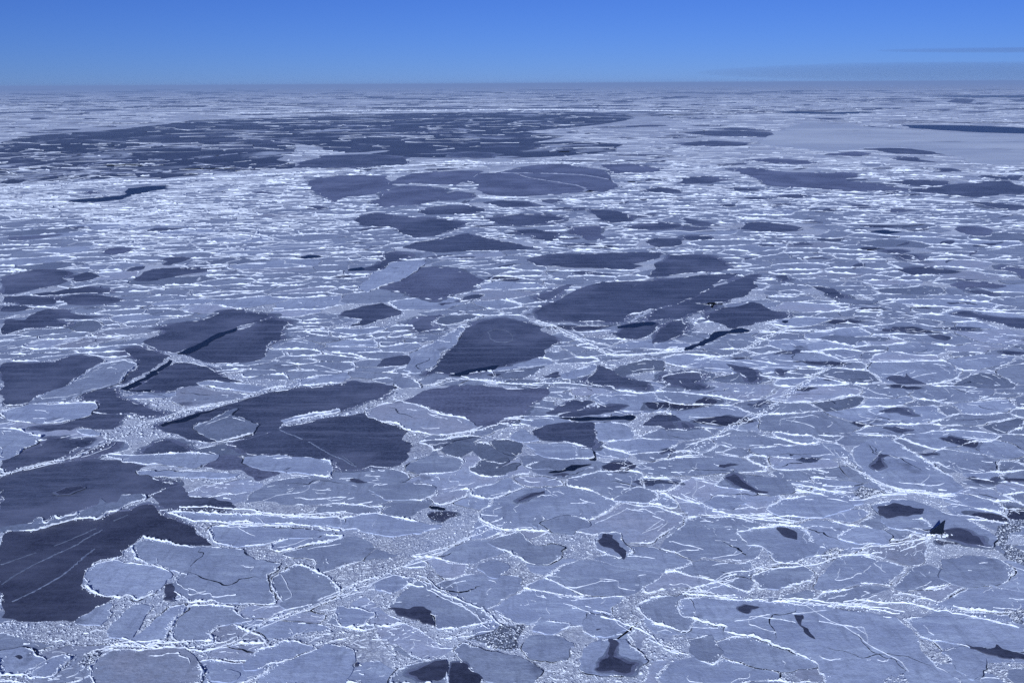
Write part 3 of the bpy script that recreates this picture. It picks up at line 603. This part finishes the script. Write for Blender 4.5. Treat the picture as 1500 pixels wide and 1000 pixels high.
for i, s in enumerate(S):
    p = s['px']; p = chaikin(p); p = resample(p, 3.2); g = ground(p)
    d = float(np.median(dist_of(g))); s['d'] = d
    far = min(d, 2500.)
    w = [(d*.055, far*.0040), (d*.020, far*.0026), (d*.0075, far*.0026)]
    if s['kind'] == 'patch' or len(s['px']) < 5: w = [(w[0][0], w[0][1]*.5), (w[1][0], w[1][1]*.8), (w[2][0], w[2][1]*1.1)]
    g = ccw(warp(g, w, 50+i)); s['poly'] = g
    l = LAYER[s['kind']]; k = count.get(l, 0); count[l] = k+1; s['z'] = l+k*.0005
COV_ALL = Cover([s['poly'] for s in S if s['kind'] not in ('streak',)])
COV_SOLID = Cover([s['poly'] for s in S if s['kind'] not in ('streak', 'slush')])
COV_UP = Cover([s['poly'] for s in S if s['kind'] in ('water', 'slush', 'mid', 'floe', 'pale', 'plain', 'patch')])
COV_TOP = Cover([s['poly'] for s in S if s['kind'] in ('patch',)])

def step_at(d): return float(np.clip(d*.0022, .36, 5.0))
def rim(R, p, z, d, thr, wl, seed, cover=None, hmul=1.0, dark=None):
    """lumpy white rubble along part of an outline; returns the share of it that is rimmed"""
    st = step_at(d); q = resample(p, st); n = len(q)
    if n < 6: return 0.0
    gt = vnoise(q[:, 0]/wl, q[:, 1]/wl, seed)*.6+vnoise(q[:, 0]/(wl*.28), q[:, 1]/(wl*.28), seed+3)*.4
    keep = gt > thr
    free = np.ones(n, bool) if cover is None else ~cover.test(q)
    keep &= free
    big = np.clip((gt-thr)/.28, .05, 1.0)**1.6*1.25
    k = .52+d*.0014
    R.strip(q, z, hmul*(.08+.40*big)*k, (.07+.21*big)*k, True, keep)
    idx = np.nonzero(keep)[0]
    if len(idx):
        m = int(len(idx)*(2.2 if d < 300 else 1.2 if d < 500 else .3)); w = big[idx]+.1; ii = rng.choice(idx, m, p=w/w.sum())
        c = q[ii]+rng.normal(0, 1, (m, 2))*(.14+.42*big[ii])[:, None]*k; ok = np.ones(m, bool) if cover is None else ~cover.test(c)
        R.blocks(c[ok], z, (hmul*(.10+.28*rng.random(m)**2)*k)[ok])
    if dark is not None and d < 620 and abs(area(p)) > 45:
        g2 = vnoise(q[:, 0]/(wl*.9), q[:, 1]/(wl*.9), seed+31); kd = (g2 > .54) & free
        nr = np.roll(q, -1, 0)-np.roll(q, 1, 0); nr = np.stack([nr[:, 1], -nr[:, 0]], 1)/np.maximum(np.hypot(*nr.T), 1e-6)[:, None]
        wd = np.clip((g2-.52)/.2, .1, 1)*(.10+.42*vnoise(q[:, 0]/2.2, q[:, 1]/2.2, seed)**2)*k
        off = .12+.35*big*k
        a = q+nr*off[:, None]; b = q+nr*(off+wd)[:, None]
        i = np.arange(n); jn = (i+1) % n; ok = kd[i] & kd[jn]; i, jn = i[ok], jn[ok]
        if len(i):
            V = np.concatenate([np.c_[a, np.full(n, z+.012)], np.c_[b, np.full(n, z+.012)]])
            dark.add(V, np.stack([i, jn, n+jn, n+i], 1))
    return len(idx)/n
def seam(R, p, z, d, seed, h=.10, w=.09, cover=COV_TOP):
    """a thin low ridge wandering across a floe, or following part of its outline some way in"""
    n = len(p); st = step_at(d); k = .6+d*.0013
    if rng.random() < .5:
        c = p.mean(0); f = .45+.42*rng.random(); q = resample(c+(p-c)*f+rng.normal(0, .4, 2), st)
        q = np.roll(q, rng.integers(len(q)), 0)[:int(len(q)*(.25+.5*rng.random()))]
        if len(q) < 5: return
        q = warp(q, [(9., 1.3), (3., .5), (1.2, .2)], seed)
    else:
        i = rng.integers(n); j = (i+n//2+rng.integers(-n//5, n//5+1)) % n
        L = np.hypot(*(p[i]-p[j])); m = max(6, int(L/st))
        q = p[i]+(p[j]-p[i])*np.linspace(0, 1, m)[:, None]
        q = warp(q, [(L*.5, L*.25), (L*.15, L*.07), (1.5, .3)], seed)
    g = vnoise(q[:, 0]/4, q[:, 1]/4, seed)
    keep = inside(q, p) & (g > .47) & ~cover.test(q)
    R.strip(q, z, h*k*(.4+1.8*g), w*k*(.4+1.4*g), False, keep)
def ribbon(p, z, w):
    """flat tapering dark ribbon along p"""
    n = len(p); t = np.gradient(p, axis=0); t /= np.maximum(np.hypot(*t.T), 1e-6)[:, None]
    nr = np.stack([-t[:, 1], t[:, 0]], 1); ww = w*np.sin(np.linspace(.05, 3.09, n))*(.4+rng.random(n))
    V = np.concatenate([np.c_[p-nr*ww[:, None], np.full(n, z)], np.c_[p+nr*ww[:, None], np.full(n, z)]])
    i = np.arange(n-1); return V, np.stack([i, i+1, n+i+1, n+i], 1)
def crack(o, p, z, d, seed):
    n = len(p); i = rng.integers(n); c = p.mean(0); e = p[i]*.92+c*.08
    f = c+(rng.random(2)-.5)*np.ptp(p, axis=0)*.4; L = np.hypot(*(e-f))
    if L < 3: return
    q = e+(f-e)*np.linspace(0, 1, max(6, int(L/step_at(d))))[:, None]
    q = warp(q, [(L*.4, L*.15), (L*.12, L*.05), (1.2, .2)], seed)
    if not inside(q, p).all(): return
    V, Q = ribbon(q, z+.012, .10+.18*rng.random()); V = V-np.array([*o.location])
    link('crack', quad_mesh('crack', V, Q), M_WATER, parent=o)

# ------------------------------------------------------------------ words for the labels
def px_of(g, z=0.0):
    v = np.c_[g, np.full(len(g), z-H)] @ R3
    return np.stack([750+1458.33*v[:, 0]/-v[:, 2], 500-1458.33*v[:, 1]/-v[:, 2]], 1), -v[:, 2]
MARKS = [(s['short'], s['poly'], s['d']) for s in S if s['short']]
def shape_word(p):
    c = p-p.mean(0); ev = np.sort(np.linalg.eigvalsh(c.T@c/len(c)))[::-1]; asp = math.sqrt(ev[0]/max(ev[1], 1e-6))
    n = np.roll(p, -1, 0); per = np.hypot(*(n-p).T).sum(); iso = 12.566*abs(area(p))/per**2
    if asp > 3.2: return 'sliver-like'
    if asp > 2.0: return 'elongated' if iso > .35 else 'ragged elongated'
    if iso > .68: return 'rounded'
    return 'blunt' if iso > .45 else 'ragged'
def size_word(pa): return 'tiny' if pa < 120 else 'small' if pa < 450 else 'medium' if pa < 1500 else 'large' if pa < 5000 else 'huge'
def near_mark(p, skip=None):
    c = p.mean(0); best = (1e18, '')
    for sh, q, d in MARKS:
        if sh == skip: continue
        k = np.min(np.hypot(q[::3, 0]-c[0], q[::3, 1]-c[1]))
        if k < best[0]: best = (k, sh)
    return best[1]
def proj_area(p):
    q, dep = px_of(p); q = np.clip(q, [0, 0], [1500, 1000]); return abs(area(q))
WAIT = []
def auto_label(o, p, noun, trim, skip=None):
    mk = near_mark(p, skip); c = p.mean(0)
    q = [m[1] for m in MARKS if m[0] == mk][0]; dist = float(np.min(np.hypot(q[:, 0]-c[0], q[:, 1]-c[1])))
    WAIT.append((o, f"{size_word(proj_area(p))} {shape_word(p)} {trim} {noun}", mk, dist))
def finish_labels():
    by = {}
    for o, a, mk, dist in WAIT: by.setdefault((a, mk), []).append((dist, o))
    for (a, mk), l in by.items():
        l.sort(key=lambda v: v[0])
        for k, (dist, o) in enumerate(l):
            w = 'beside' if len(l) == 1 else ('nearest to' if k == 0 else ['second', 'third', 'fourth', 'fifth', 'sixth', 'seventh', 'eighth', 'ninth', 'tenth', 'eleventh', 'twelfth'][min(k, 11)-1]+' nearest to')
            o['label'] = ' '.join(f"{a} {w} {mk}".split())

# ------------------------------------------------------------------ surveyed ice
NAMES = {'dark': 'thin_ice_sheet', 'deep': 'thin_ice_sheet', 'frosted': 'thin_ice_sheet', 'streak': 'streaked_ice_belt', 'water': 'open_water', 'slush': 'slush', 'mid': 'ice_floe', 'floe': 'ice_floe', 'pale': 'ice_floe', 'plain': 'ice_floe', 'patch': 'thin_ice_patch'}
CATS = {'thin_ice_sheet': 'thin ice', 'streaked_ice_belt': 'ice belt', 'open_water': 'lead', 'slush': 'slush', 'ice_floe': 'ice floe', 'thin_ice_patch': 'thin ice'}
GRP = {'thin_ice_sheet': 'dark thin ice sheets between the floes', 'streaked_ice_belt': 'far belts of streaked ice', 'open_water': 'leads of open water', 'slush': 'patches of dark slush', 'ice_floe': 'grey floes of the pack', 'thin_ice_patch': 'dark patches of thin ice in the floes'}
NOUN = {'deep': 'black ice sheet', 'dark': 'dark thin-ice sheet', 'frosted': 'frosted dark ice sheet', 'streak': 'snow-streaked dark ice belt', 'water': 'black open-water lead', 'slush': 'dark slush patch', 'mid': 'dull grey floe', 'floe': 'grey ice floe', 'pale': 'pale grey floe', 'patch': 'dark thin-ice patch'}
for i, s in enumerate(S):
    p, z, d, kd = s['poly'], s['z'], s['d'], s['kind']; nm = NAMES[kd]
    o = slab(nm, p, z, z+.05, SMAT[kd]); s['obj'] = o
    R = Rubble(); share = 0
    if kd in ('dark', 'frosted', 'deep', 'patch') and d < 2600:
        tn = sum(np.roll(p, -w, 0)-np.roll(p, w, 0) for w in (2, 4, 6)); on = np.stack([tn[:, 1], -tn[:, 0]], 1)/np.maximum(np.hypot(*tn.T), 1e-6)[:, None]
        for lv, (mm, reach) in enumerate(((M_DARK2, 1.0), (M_MID, 1.9))):
            wl = 5+d*.03; a = np.clip(vnoise(p[:, 0]/wl, p[:, 1]/wl, 11+i)-.42, 0, 1)*(.6+.8*vnoise(p[:, 0]/(wl*.12), p[:, 1]/(wl*.12), 5))
            e = p+on*(.02+reach*a*(d*.013 if kd != 'patch' else d*.009))[:, None]
            me = bpy.data.meshes.new('frosted_margin'); cc = np.array(o.location)
            me.from_pydata([(u-cc[0], v-cc[1], -.00317-.00318*lv) for u, v in e], [], [tuple(range(len(e)))])
            link('frosted_margin', me, mm, parent=o)
    if kd in ('floe', 'pale', 'mid') and d < 1100:
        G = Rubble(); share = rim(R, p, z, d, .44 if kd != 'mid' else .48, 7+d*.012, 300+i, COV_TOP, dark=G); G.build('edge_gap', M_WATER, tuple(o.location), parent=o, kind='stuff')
        R.build('rubble_rim', M_WHITE, tuple(o.location), parent=o, kind='stuff')
        if d < 420:
            R = Rubble()
            for k in range(int(np.clip(abs(area(p))/170, 0, 5))): seam(R, p, z, d, 900+i*9+k)
            R.build('low_ridge', M_WHITE, tuple(o.location), parent=o, kind='stuff')
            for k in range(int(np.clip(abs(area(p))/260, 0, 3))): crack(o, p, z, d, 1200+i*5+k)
    elif kd in ('dark', 'frosted', 'deep') and d < 1500:
        share = rim(R, p, z, d, .60, 6+d*.012, 300+i, COV_UP)
        R.build('rubble_rim', M_WHITE, tuple(o.location), parent=o, kind='stuff')
    if kd == 'slush':
        lo, hi = p.min(0), p.max(0); c = lo+rng.random((900, 2))*(hi-lo); c = c[inside(c, p)]
        c = c[:260]; R.blocks(c, z, .12+.3*rng.random(len(c))**3); R.build('slush_lump', M_BRASH, tuple(o.location), parent=o, kind='stuff')
        o['kind'] = 'stuff'
    if kd == 'water': o['kind'] = 'structure'
    trim = 'white-rimmed' if share > .45 else 'partly rimmed' if share > .12 else ''
    if s['label']: o['label'] = s['label']
    else: auto_label(o, p, NOUN[kd], trim, skip=s['short'])
    o['category'] = CATS[nm]; o['group'] = GRP[nm]

# lines: pressure ridges are things, pale refrozen lines are parts of their dark sheet
for k, ln in enumerate(LINES.strip().splitlines()):
    hd, pts = ln.rsplit(':', 1); hd, tile = hd.rsplit(';', 1); lab = hd.split('|')[1].strip() if '|' in hd else ''
    a = np.array([float(v) for v in pts.split()]).reshape(-1, 2)/3.0+np.array(TILE[tile.strip()])
    g = ground(resample(chaikin(chaikin(a, False), False), 2.0, False)); d = float(np.median(dist_of(g)))
    if lab:
        R = Rubble(); kk = .62+min(d, 1500)*.0014+max(0., d-700)*.0022
        for lane in range(4):
            st = step_at(d); q = resample(g, st, False)
            q = warp(q, [(22*kk, 2.6*kk), (7*kk, 1.3*kk), (1.5, .4)], 500+k*13+lane*5)
            q += rng.normal(0, .45*kk*lane*.5, 2)
            keep = (vnoise(q[:, 0]/(7*kk), q[:, 1]/(7*kk), 40+k+lane*17) > (.15 if lane == 0 and k == 6 else .28 if lane == 0 else .5)) & ~COV_TOP.test(q)
            R.strip(q, .2, (.32 if lane == 0 else .2)*kk, (.19 if lane == 0 else .12)*kk, False, keep)
        q = resample(g, .35*kk, False); m = int(len(q)*1.3); c = q[rng.integers(len(q), size=m)]+rng.normal(0, .75*kk, (m, 2))
        c = c[~COV_TOP.test(c)]; R.blocks(c, .18, (.12+.34*rng.random(len(c))**2)*kk)
        org = (*g[len(g)//2], 0.0)
        R.build('pressure_ridge', M_WHITE, org, label=lab, cat='ice ridge', group='pressure ridges of white rubble')
    else:
        mid = g[len(g)//2:len(g)//2+1]; host = None
        for s in S:
            if s['kind'] in ('dark', 'deep', 'frosted', 'streak', 'patch', 'floe') and inside(mid, s['poly'])[0]: host = s
        if host is None: continue
        kk = 1+d*.0011; q = warp(resample(g, step_at(d), False), [(12*kk, .7*kk), (3*kk, .3*kk)], 700+k)
        R = Rubble(); ff = max(0., d-500)
        R.strip(q, host['z']+.01, .10*kk+ff*.0006, .22*kk+ff*.0022, False, inside(q, host['poly']) & (vnoise(q[:, 0]/6, q[:, 1]/6, k) > .2))
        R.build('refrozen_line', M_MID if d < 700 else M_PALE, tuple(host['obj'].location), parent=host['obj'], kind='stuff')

# the upended slab at the black pools
base = ground([[1361, 782], [1384, 786]])
bx, by = base.mean(0); wd = np.hypot(*(base[1]-base[0]))
out = np.array([[-.55, 0], [-.3, .35], [.05, .62], [.42, .98], [.52, 1.05], [.46, .7], [.42, .3], [.5, -.05], [.2, -.12], [-.2, -.1]])*np.array([wd*1.05, wd*.95])
n = len(out); V = [(a, .15*b, b) for a, b in out]+[(a*.93+.05, .15*b+.38, b*.95) for a, b in out]
F = [tuple(range(n)), tuple(range(2*n-1, n-1, -1))]+[(i, (i+1) % n, n+(i+1) % n, n+i) for i in range(n)]
me = bpy.data.meshes.new('ice_slab'); me.from_pydata([(a, b, c) for a, b, c in V], [], F)
slab_o = link('ice_slab', me, M_WATER, loc=(bx, by, .28), label='black jagged ice slab standing on end between two dark pools', cat='ice slab')
R = Rubble(); c = np.array([bx+.4, by-.6])+rng.normal(0, .9, (40, 2))*np.array([1.6, .7]); R.blocks(c, .26, .25+.5*rng.random(40)); R.build('foot_rubble', M_WHITE, (bx, by, .28), parent=slab_o, kind='stuff')

# ------------------------------------------------------------------ the mosaic of smaller floes
YMAX = 1350.0
def in_wedge(x, y): return np.abs(x) < .60*y+25
pts, rad = [], []
cell = {}
def try_put(x, y, r):
    gx, gy = int(x//14), int(y//14); w = 1 if r < 10 else 2
    for a in range(gx-w, gx+w+1):
        for b in range(gy-w, gy+w+1):
            for j in cell.get((a, b), ()):
                if (pts[j][0]-x)**2+(pts[j][1]-y)**2 < (.80*(r+rad[j]))**2: return
    cell.setdefault((gx, gy), []).append(len(pts)); pts.append((x, y)); rad.append(r)
for r0, n in ((12., 1500), (8.5, 5000), (6., 12000), (4.2, 20000), (2.9, 22000)):
    ys = np.sqrt(rng.random(n)*((YMAX*1.15)**2-90**2)+90**2); xs = (rng.random(n)*2-1)*(.60*ys+25); rr = r0*(.85+.3*rng.random(n))
    zone = vnoise(xs/90, ys/90, 77)
    for x, y, r, zz in zip(xs, ys, rr, zone):
        sc = 1+max(0, y-450)*.0011
        if r0 > 8 and zz < .45: continue
        if r0 < 3.5 and y > 480: continue
        try_put(x, y, r*sc)
ASX, ROT = 1.38, math.radians(9)
RM = np.array([[math.cos(ROT), -math.sin(ROT)], [math.sin(ROT), math.cos(ROT)]])
def stretch(p): return (np.asarray(p) @ RM*np.array([ASX, 1/ASX**.35])) @ RM.T
pts = np.array(pts); rad = np.array(rad)
hid = np.zeros(len(pts), bool)
floes = []
order = np.arange(len(pts))
gridc = {}
for j, (x, y) in enumerate(pts): gridc.setdefault((int(x//30), int(y//30)), []).append(j)
for j in order:
    if hid[j]: continue
    x, y = pts[j]; gx, gy = int(x//30), int(y//30)
    nb = np.array([k for a in (-1, 0, 1) for b in (-1, 0, 1) for k in gridc.get((gx+a, gy+b), ()) if k != j])
    if not len(nb): continue
    dd = np.hypot(*(pts[nb]-pts[j]).T); nb = nb[np.argsort(dd)[:18]]
    R0 = rad[j]*2.0
    poly = [(x+R0*math.cos(a), y+R0*math.sin(a)) for a in np.linspace(0, 6.283, 11)[:-1]]
    for k in nb:
        dx, dy = pts[k][0]-x, pts[k][1]-y; L2 = dx*dx+dy*dy
        tt = .5+.5*(rad[j]**2-rad[k]**2)/L2; mx, my = x+dx*tt, y+dy*tt
        new = []; m = len(poly)
        for a in range(m):
            p0, p1 = poly[a], poly[(a+1) % m]
            s0 = (p0[0]-mx)*dx+(p0[1]-my)*dy; s1 = (p1[0]-mx)*dx+(p1[1]-my)*dy
            if s0 <= 0: new.append(p0)
            if (s0 < 0 < s1) or (s1 < 0 < s0):
                u = s0/(s0-s1); new.append((p0[0]+(p1[0]-p0[0])*u, p0[1]+(p1[1]-p0[1])*u))
        poly = new
        if len(poly) < 3: break
    if len(poly) < 3: continue
    p = stretch(np.array(poly)); x, y = p.mean(0); d = float(np.hypot(x, y)); st = step_at(d)*1.15
    if d < 105 or y > YMAX or abs(x) > .66*y+25 or COV_SOLID.test(p.mean(0)[None])[0] or rng.random() < (d-850)/600: continue
    p = resample(p, st)
    if len(p) < 8: continue
    for _ in range(1): p = .5*p+.25*(np.roll(p, 1, 0)+np.roll(p, -1, 0))
    c = p.mean(0); v = p-c; rr = np.hypot(*v.T)
    gap = (.10+.85*rng.random()**2.5)*(1+d*.0007)
    p = c+v*(np.maximum(rr-gap, rr*.35)/np.maximum(rr, 1e-6))[:, None]
    p = warp(p, [(48., 9.), (17., 3.6), (6., 1.3), (2., .5)], 5)
    if abs(area(p)) < 5: continue
    floes.append((ccw(p), d))
if floes:
    kept = []
    for p, d in floes:
        if COV_SOLID.test(p).mean() < .6: kept.append((p, d))
    floes = kept
vis = []
for p, d in floes:
    q, _ = px_of(p.mean(0)[None]); inb = -20 < q[0, 0] < 1520 and q[0, 1] < 1015
    vis.append(proj_area(p)*(1-COV_SOLID.test(p).mean()) if inb else 0)
n_own = max(0, 300-sum(1 for s in S if NAMES[s['kind']] == 'ice_floe'))
own = set(np.argsort(vis)[::-1][:n_own].tolist())
REST_R = Rubble(); REST_G = Rubble(); RV, RF, rn = [], [], 0
for k, (p, d) in enumerate(floes):
    z = .03+.012*(k % 3)/3; thr = .34+.26*hsh(np.array([k]), np.array([3]), 8)[0]
    if k in own:
        o = slab('ice_floe', p, z, z+.05, (M_MID if k % 8 == 3 and d > 260 else M_FLOE if k % 4 else M_PALE))
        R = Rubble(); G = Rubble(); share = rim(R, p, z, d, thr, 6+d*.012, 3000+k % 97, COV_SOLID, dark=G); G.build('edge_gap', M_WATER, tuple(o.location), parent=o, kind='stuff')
        R.build('rubble_rim', M_WHITE, tuple(o.location), parent=o, kind='stuff')
        A = abs(area(p)); ns = 0
        if A > 60 and d < 450:
            R = Rubble()
            for a in range(int(np.clip(A/110, 1, 4))): seam(R, p, z, d, 5000+k*5+a, cover=COV_SOLID)
            if R.build('low_ridge', M_WHITE, tuple(o.location), parent=o, kind='stuff'): ns = 1
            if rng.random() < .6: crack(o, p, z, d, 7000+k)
        trim = 'white-ringed' if share > .75 else 'white-rimmed' if share > .45 else 'broken-rimmed' if share > .15 else 'bare-edged'
        auto_label(o, p, 'dull floe' if k % 8 == 3 and d > 260 else 'grey floe' if k % 4 else 'pale floe', trim+(' seamed' if ns else ' unmarked')); o['category'] = 'ice floe'; o['group'] = 'grey floes of the pack'
    else:
        n = len(p); RV += [(a, b, z) for a, b in p]; RF.append(tuple(range(rn, rn+n))); rn += n
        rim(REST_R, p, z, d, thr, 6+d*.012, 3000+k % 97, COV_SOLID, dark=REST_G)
me = bpy.data.meshes.new('small_floes'); me.from_pydata(RV, [], RF)
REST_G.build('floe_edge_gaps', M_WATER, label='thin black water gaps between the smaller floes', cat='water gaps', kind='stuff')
link('small_floes', me, M_FLOE, label='countless smaller grey floes filling the rest of the pack', cat='ice floes', kind='stuff')
REST_R.build('floe_rim_rubble', M_WHITE, label='white rubble rims around the countless smaller floes', cat='ice rubble', kind='stuff')

made = []
for k in range(150):
    if len(made) >= 55: break
    x = 480+1000*rng.random(); y = 330+470*rng.random()**1.3
    c0 = ground([[x, y]])[0]; dd = float(np.hypot(*c0)); r0 = (1.5+4.5*rng.random()**2)*(.5+dd/500)
    a = np.linspace(0, 6.283, 41)[:-1]; q = c0+np.c_[np.cos(a)*r0*(1.1+.8*rng.random()), np.sin(a)*r0*.7]
    q = ccw(warp(q, [(r0*1.6, r0*.75), (r0*.6, r0*.3), (r0*.2, r0*.1)], 4000+k))
    if COV_SOLID.test(q).any() or any(np.hypot(*(c0-m)) < 14 for m in made): continue
    made.append(c0)
    o = slab('thin_ice_patch', q, .058+.0004*len(made), .08, M_DEEP if k % 3 else M_DARK)
    e = q.mean(0)+(q-q.mean(0))*1.18; e = warp(e, [(r0*.8, r0*.3)], 77+k); me = bpy.data.meshes.new('frosted_margin'); cc = np.array(o.location)
    me.from_pydata([(u-cc[0], v-cc[1], -.004) for u, v in e], [], [tuple(range(len(e)))]); link('frosted_margin', me, M_MID, parent=o)
    auto_label(o, q, 'dark ice patch', 'frost-edged'); o['category'] = 'thin ice'; o['group'] = GRP['thin_ice_patch']
finish_labels()
# loose brash between the floes, and low ridges far out
COV_F = Cover([p for p, d in floes])
R = Rubble()
for n, y0, y1, sz in ((170000, 640, 1020, .22), (70000, 430, 640, .42)):
    px = np.c_[rng.random(n)*1700-100, y0+(y1-y0)*rng.random(n)]; g = ground(px)
    dens = vnoise(g[:, 0]/14, g[:, 1]/14, 91); g = g[dens > .28]
    g = g[~COV_ALL.test(g)]; g = g[~COV_F.test(g)]
    R.blocks(g, .0, sz*(.30+.6*rng.random(len(g))+1.5*rng.random(len(g))**9))
R.build('brash_ice', M_BRASH, label='loose white brash ice crumbled between the floes', cat='brash ice', kind='stuff')
R = Rubble()
n = 17000; px = np.c_[rng.random(n)*1800-150, 131+(440-131)*rng.random(n)**1.5]; left = np.clip((620-px[:, 0])/400, 0, 1); px = px[rng.random(n) < np.clip((380+60*left-px[:, 1])/150, 0, 1)**1.2*(.55+.45*left*(px[:, 1] > 240)+.3*(px[:, 1] < 170))]; g = ground(px); g = g[~COV_SOLID.test(g)]
zone = vnoise(g[:, 0]/(40+.05*dist_of(g)), g[:, 1]/(40+.05*dist_of(g)), 19); g = g[zone > .24]; g = g[~Cover([s['poly'] for s in S if s['kind'] == 'streak']).test(g) | (rng.random(len(g)) < .28)]
for c in g:
    d = float(np.hypot(*c)); dd = min(d, 6000.)
    if d > 15000: continue
    L = (6+16*rng.random()+60*rng.random()**6)*(dd/700)**.85; a = rng.normal(0, .95); m = 7
    q = c+np.linspace(-.5, .5, m)[:, None]*L*np.array([math.cos(a), math.sin(a)]); q = q+rng.normal(0, L*.05, (m, 2))
    R.strip(q, .02, (.20+.45*rng.random()**1.5)*(dd/700)**.6, dd*.0014, False, ~COV_SOLID.test(q))
R2 = Rubble()
n = 6000; px = np.c_[rng.random(n)*1700-100, 400+620*rng.random(n)**1.25]; g = ground(px); g = g[(vnoise(g[:, 0]/35, g[:, 1]/35, 23)*.7+vnoise(g[:, 0]/9, g[:, 1]/9, 29)*.3) > .5]; g = g[~COV_SOLID.test(g)]
for c in g:
    d = float(np.hypot(*c)); k = .55+d*.0013; L = (.8+4*rng.random()**2.5)*k; m = max(4, int(L/step_at(d)))
    a = 6.28*float(vnoise(np.array([c[0]/40]), np.array([c[1]/40]), 61)[0])*.5+rng.normal(0, .5)
    q = c+np.linspace(-.5, .5, m)[:, None]*L*np.array([math.cos(a), math.sin(a)]); q = warp(q, [(4., 1.2), (1.1, .5)], 67)
    R2.strip(q, .04, (.06+.22*rng.random()**2)*k, (.06+.16*rng.random()**2)*k, False, ~COV_SOLID.test(q))
R2.build('scattered_crumbs', M_WHITE, label='short crumbs of white rubble strewn over the near floes', cat='ice rubble', kind='stuff')
R.build('distant_ridges', M_WHITE, label='faint white ridges scattered over the distant pack ice', cat='ice ridges', kind='stuff')

SV, SF, sn = [], [], 0
for k in range(760):
    x = rng.random()*1600-50; y = 134+(250-134)*rng.random()**1.1 if k < 300 else 240+150*rng.random() if k < 430 else 131+38*rng.random()
    if (x < 520 and y > 262) or (x > 1080 and 165 < y < 245): continue
    wpx = (12+55*rng.random()**1.7)*(1.2 if y < 260 else .55); hpx = (.9+.018*(y-125))*(.6+.9*rng.random())
    a = np.linspace(0, 6.283, 29)[:-1]; jit = .6+.8*vnoise(a*1.1, np.full(28, k*3.7), 9)
    px = np.c_[x+wpx*.5*np.cos(a)*jit+hpx*np.sin(a)*2, np.maximum(130.5, y-hpx*.5*np.sin(a)*jit)]
    g = ground(px)
    if COV_SOLID.test(g).any(): continue
    g = warp(g, [(60., 6.), (20., 3.)], k); n = len(g); zz = .07+.0008*(k % 60)
    SV += [(p, q, zz) for p, q in g]; SF.append(tuple(range(sn, sn+n))); sn += n
me = bpy.data.meshes.new('dark_slivers'); me.from_pydata(SV, [], SF)
link('dark_slivers', me, M_DARK, label='faint dark slivers of thin ice scattered through the distant pack', cat='thin ice', kind='stuff')

# ------------------------------------------------------------------ low cloud bank beyond the ice, and the haze
def volume(name, density, color, aniso, absorb=(0, 0, 0)):
    m = bpy.data.materials.new(name); m.use_nodes = True; t = m.node_tree; t.nodes.clear()
    o = t.nodes.new('ShaderNodeOutputMaterial'); v = t.nodes.new('ShaderNodeVolumePrincipled')
    v.inputs['Color'].default_value = (*color, 1); v.inputs['Density'].default_value = density; v.inputs['Anisotropy'].default_value = aniso
    t.links.new(v.outputs[0], o.inputs['Volume']); return m
def lens(name, c, rx, ry, rz, m, seed, **k):
    nu, nv = 40, 12; V = []
    for b in range(nv+1):
        th = math.pi*b/nv
        for a in range(nu):
            ph = 2*math.pi*a/nu; e = 1+.18*(float(vnoise(np.array([a*.35]), np.array([b*.5]), seed)[0])-.5)
            V.append((rx*math.cos(ph)*math.sin(th)*e, ry*math.sin(ph)*math.sin(th)*e, rz*math.cos(th)*e))
    F = [(b*nu+a, (b+1)*nu+a, (b+1)*nu+(a+1) % nu, b*nu+(a+1) % nu) for b in range(nv) for a in range(nu)]
    me = bpy.data.meshes.new(name); me.from_pydata(V, [], F); me.validate()
    return link(name, me, m, loc=c, **k)
M_CLOUD = volume('cloud_air', 7e-5, (.30, .42, .72), .0)
lens('cloud_streak', (31500, 60000, 1830), 10500, 3500, 130, M_CLOUD, 3, label='thin grey-blue streak of cloud above the cloud bank', cat='cloud')
lens('cloud_bank', (27000, 62000, 690), 15500, 5200, 540, volume('cloud_bank_air', 5e-5, (.36, .48, .78), .0), 5, label='low blue-grey cloud bank resting along the horizon', cat='cloud')
hz = bpy.data.meshes.new('haze'); r = 90000.
hz.from_pydata([(x, y, z) for z in (-2.5, 112.) for x, y in ((-r, -r), (r, -r), (r, r), (-r, r))], [], [(3, 2, 1, 0), (4, 5, 6, 7), (0, 1, 5, 4), (1, 2, 6, 5), (2, 3, 7, 6), (3, 0, 4, 7)])
link('haze', hz, volume('haze_air', 7.0e-5, (.48, .66, 1.0), .0), kind='stuff', label='thin blue haze lying over the distant ice', cat='haze')
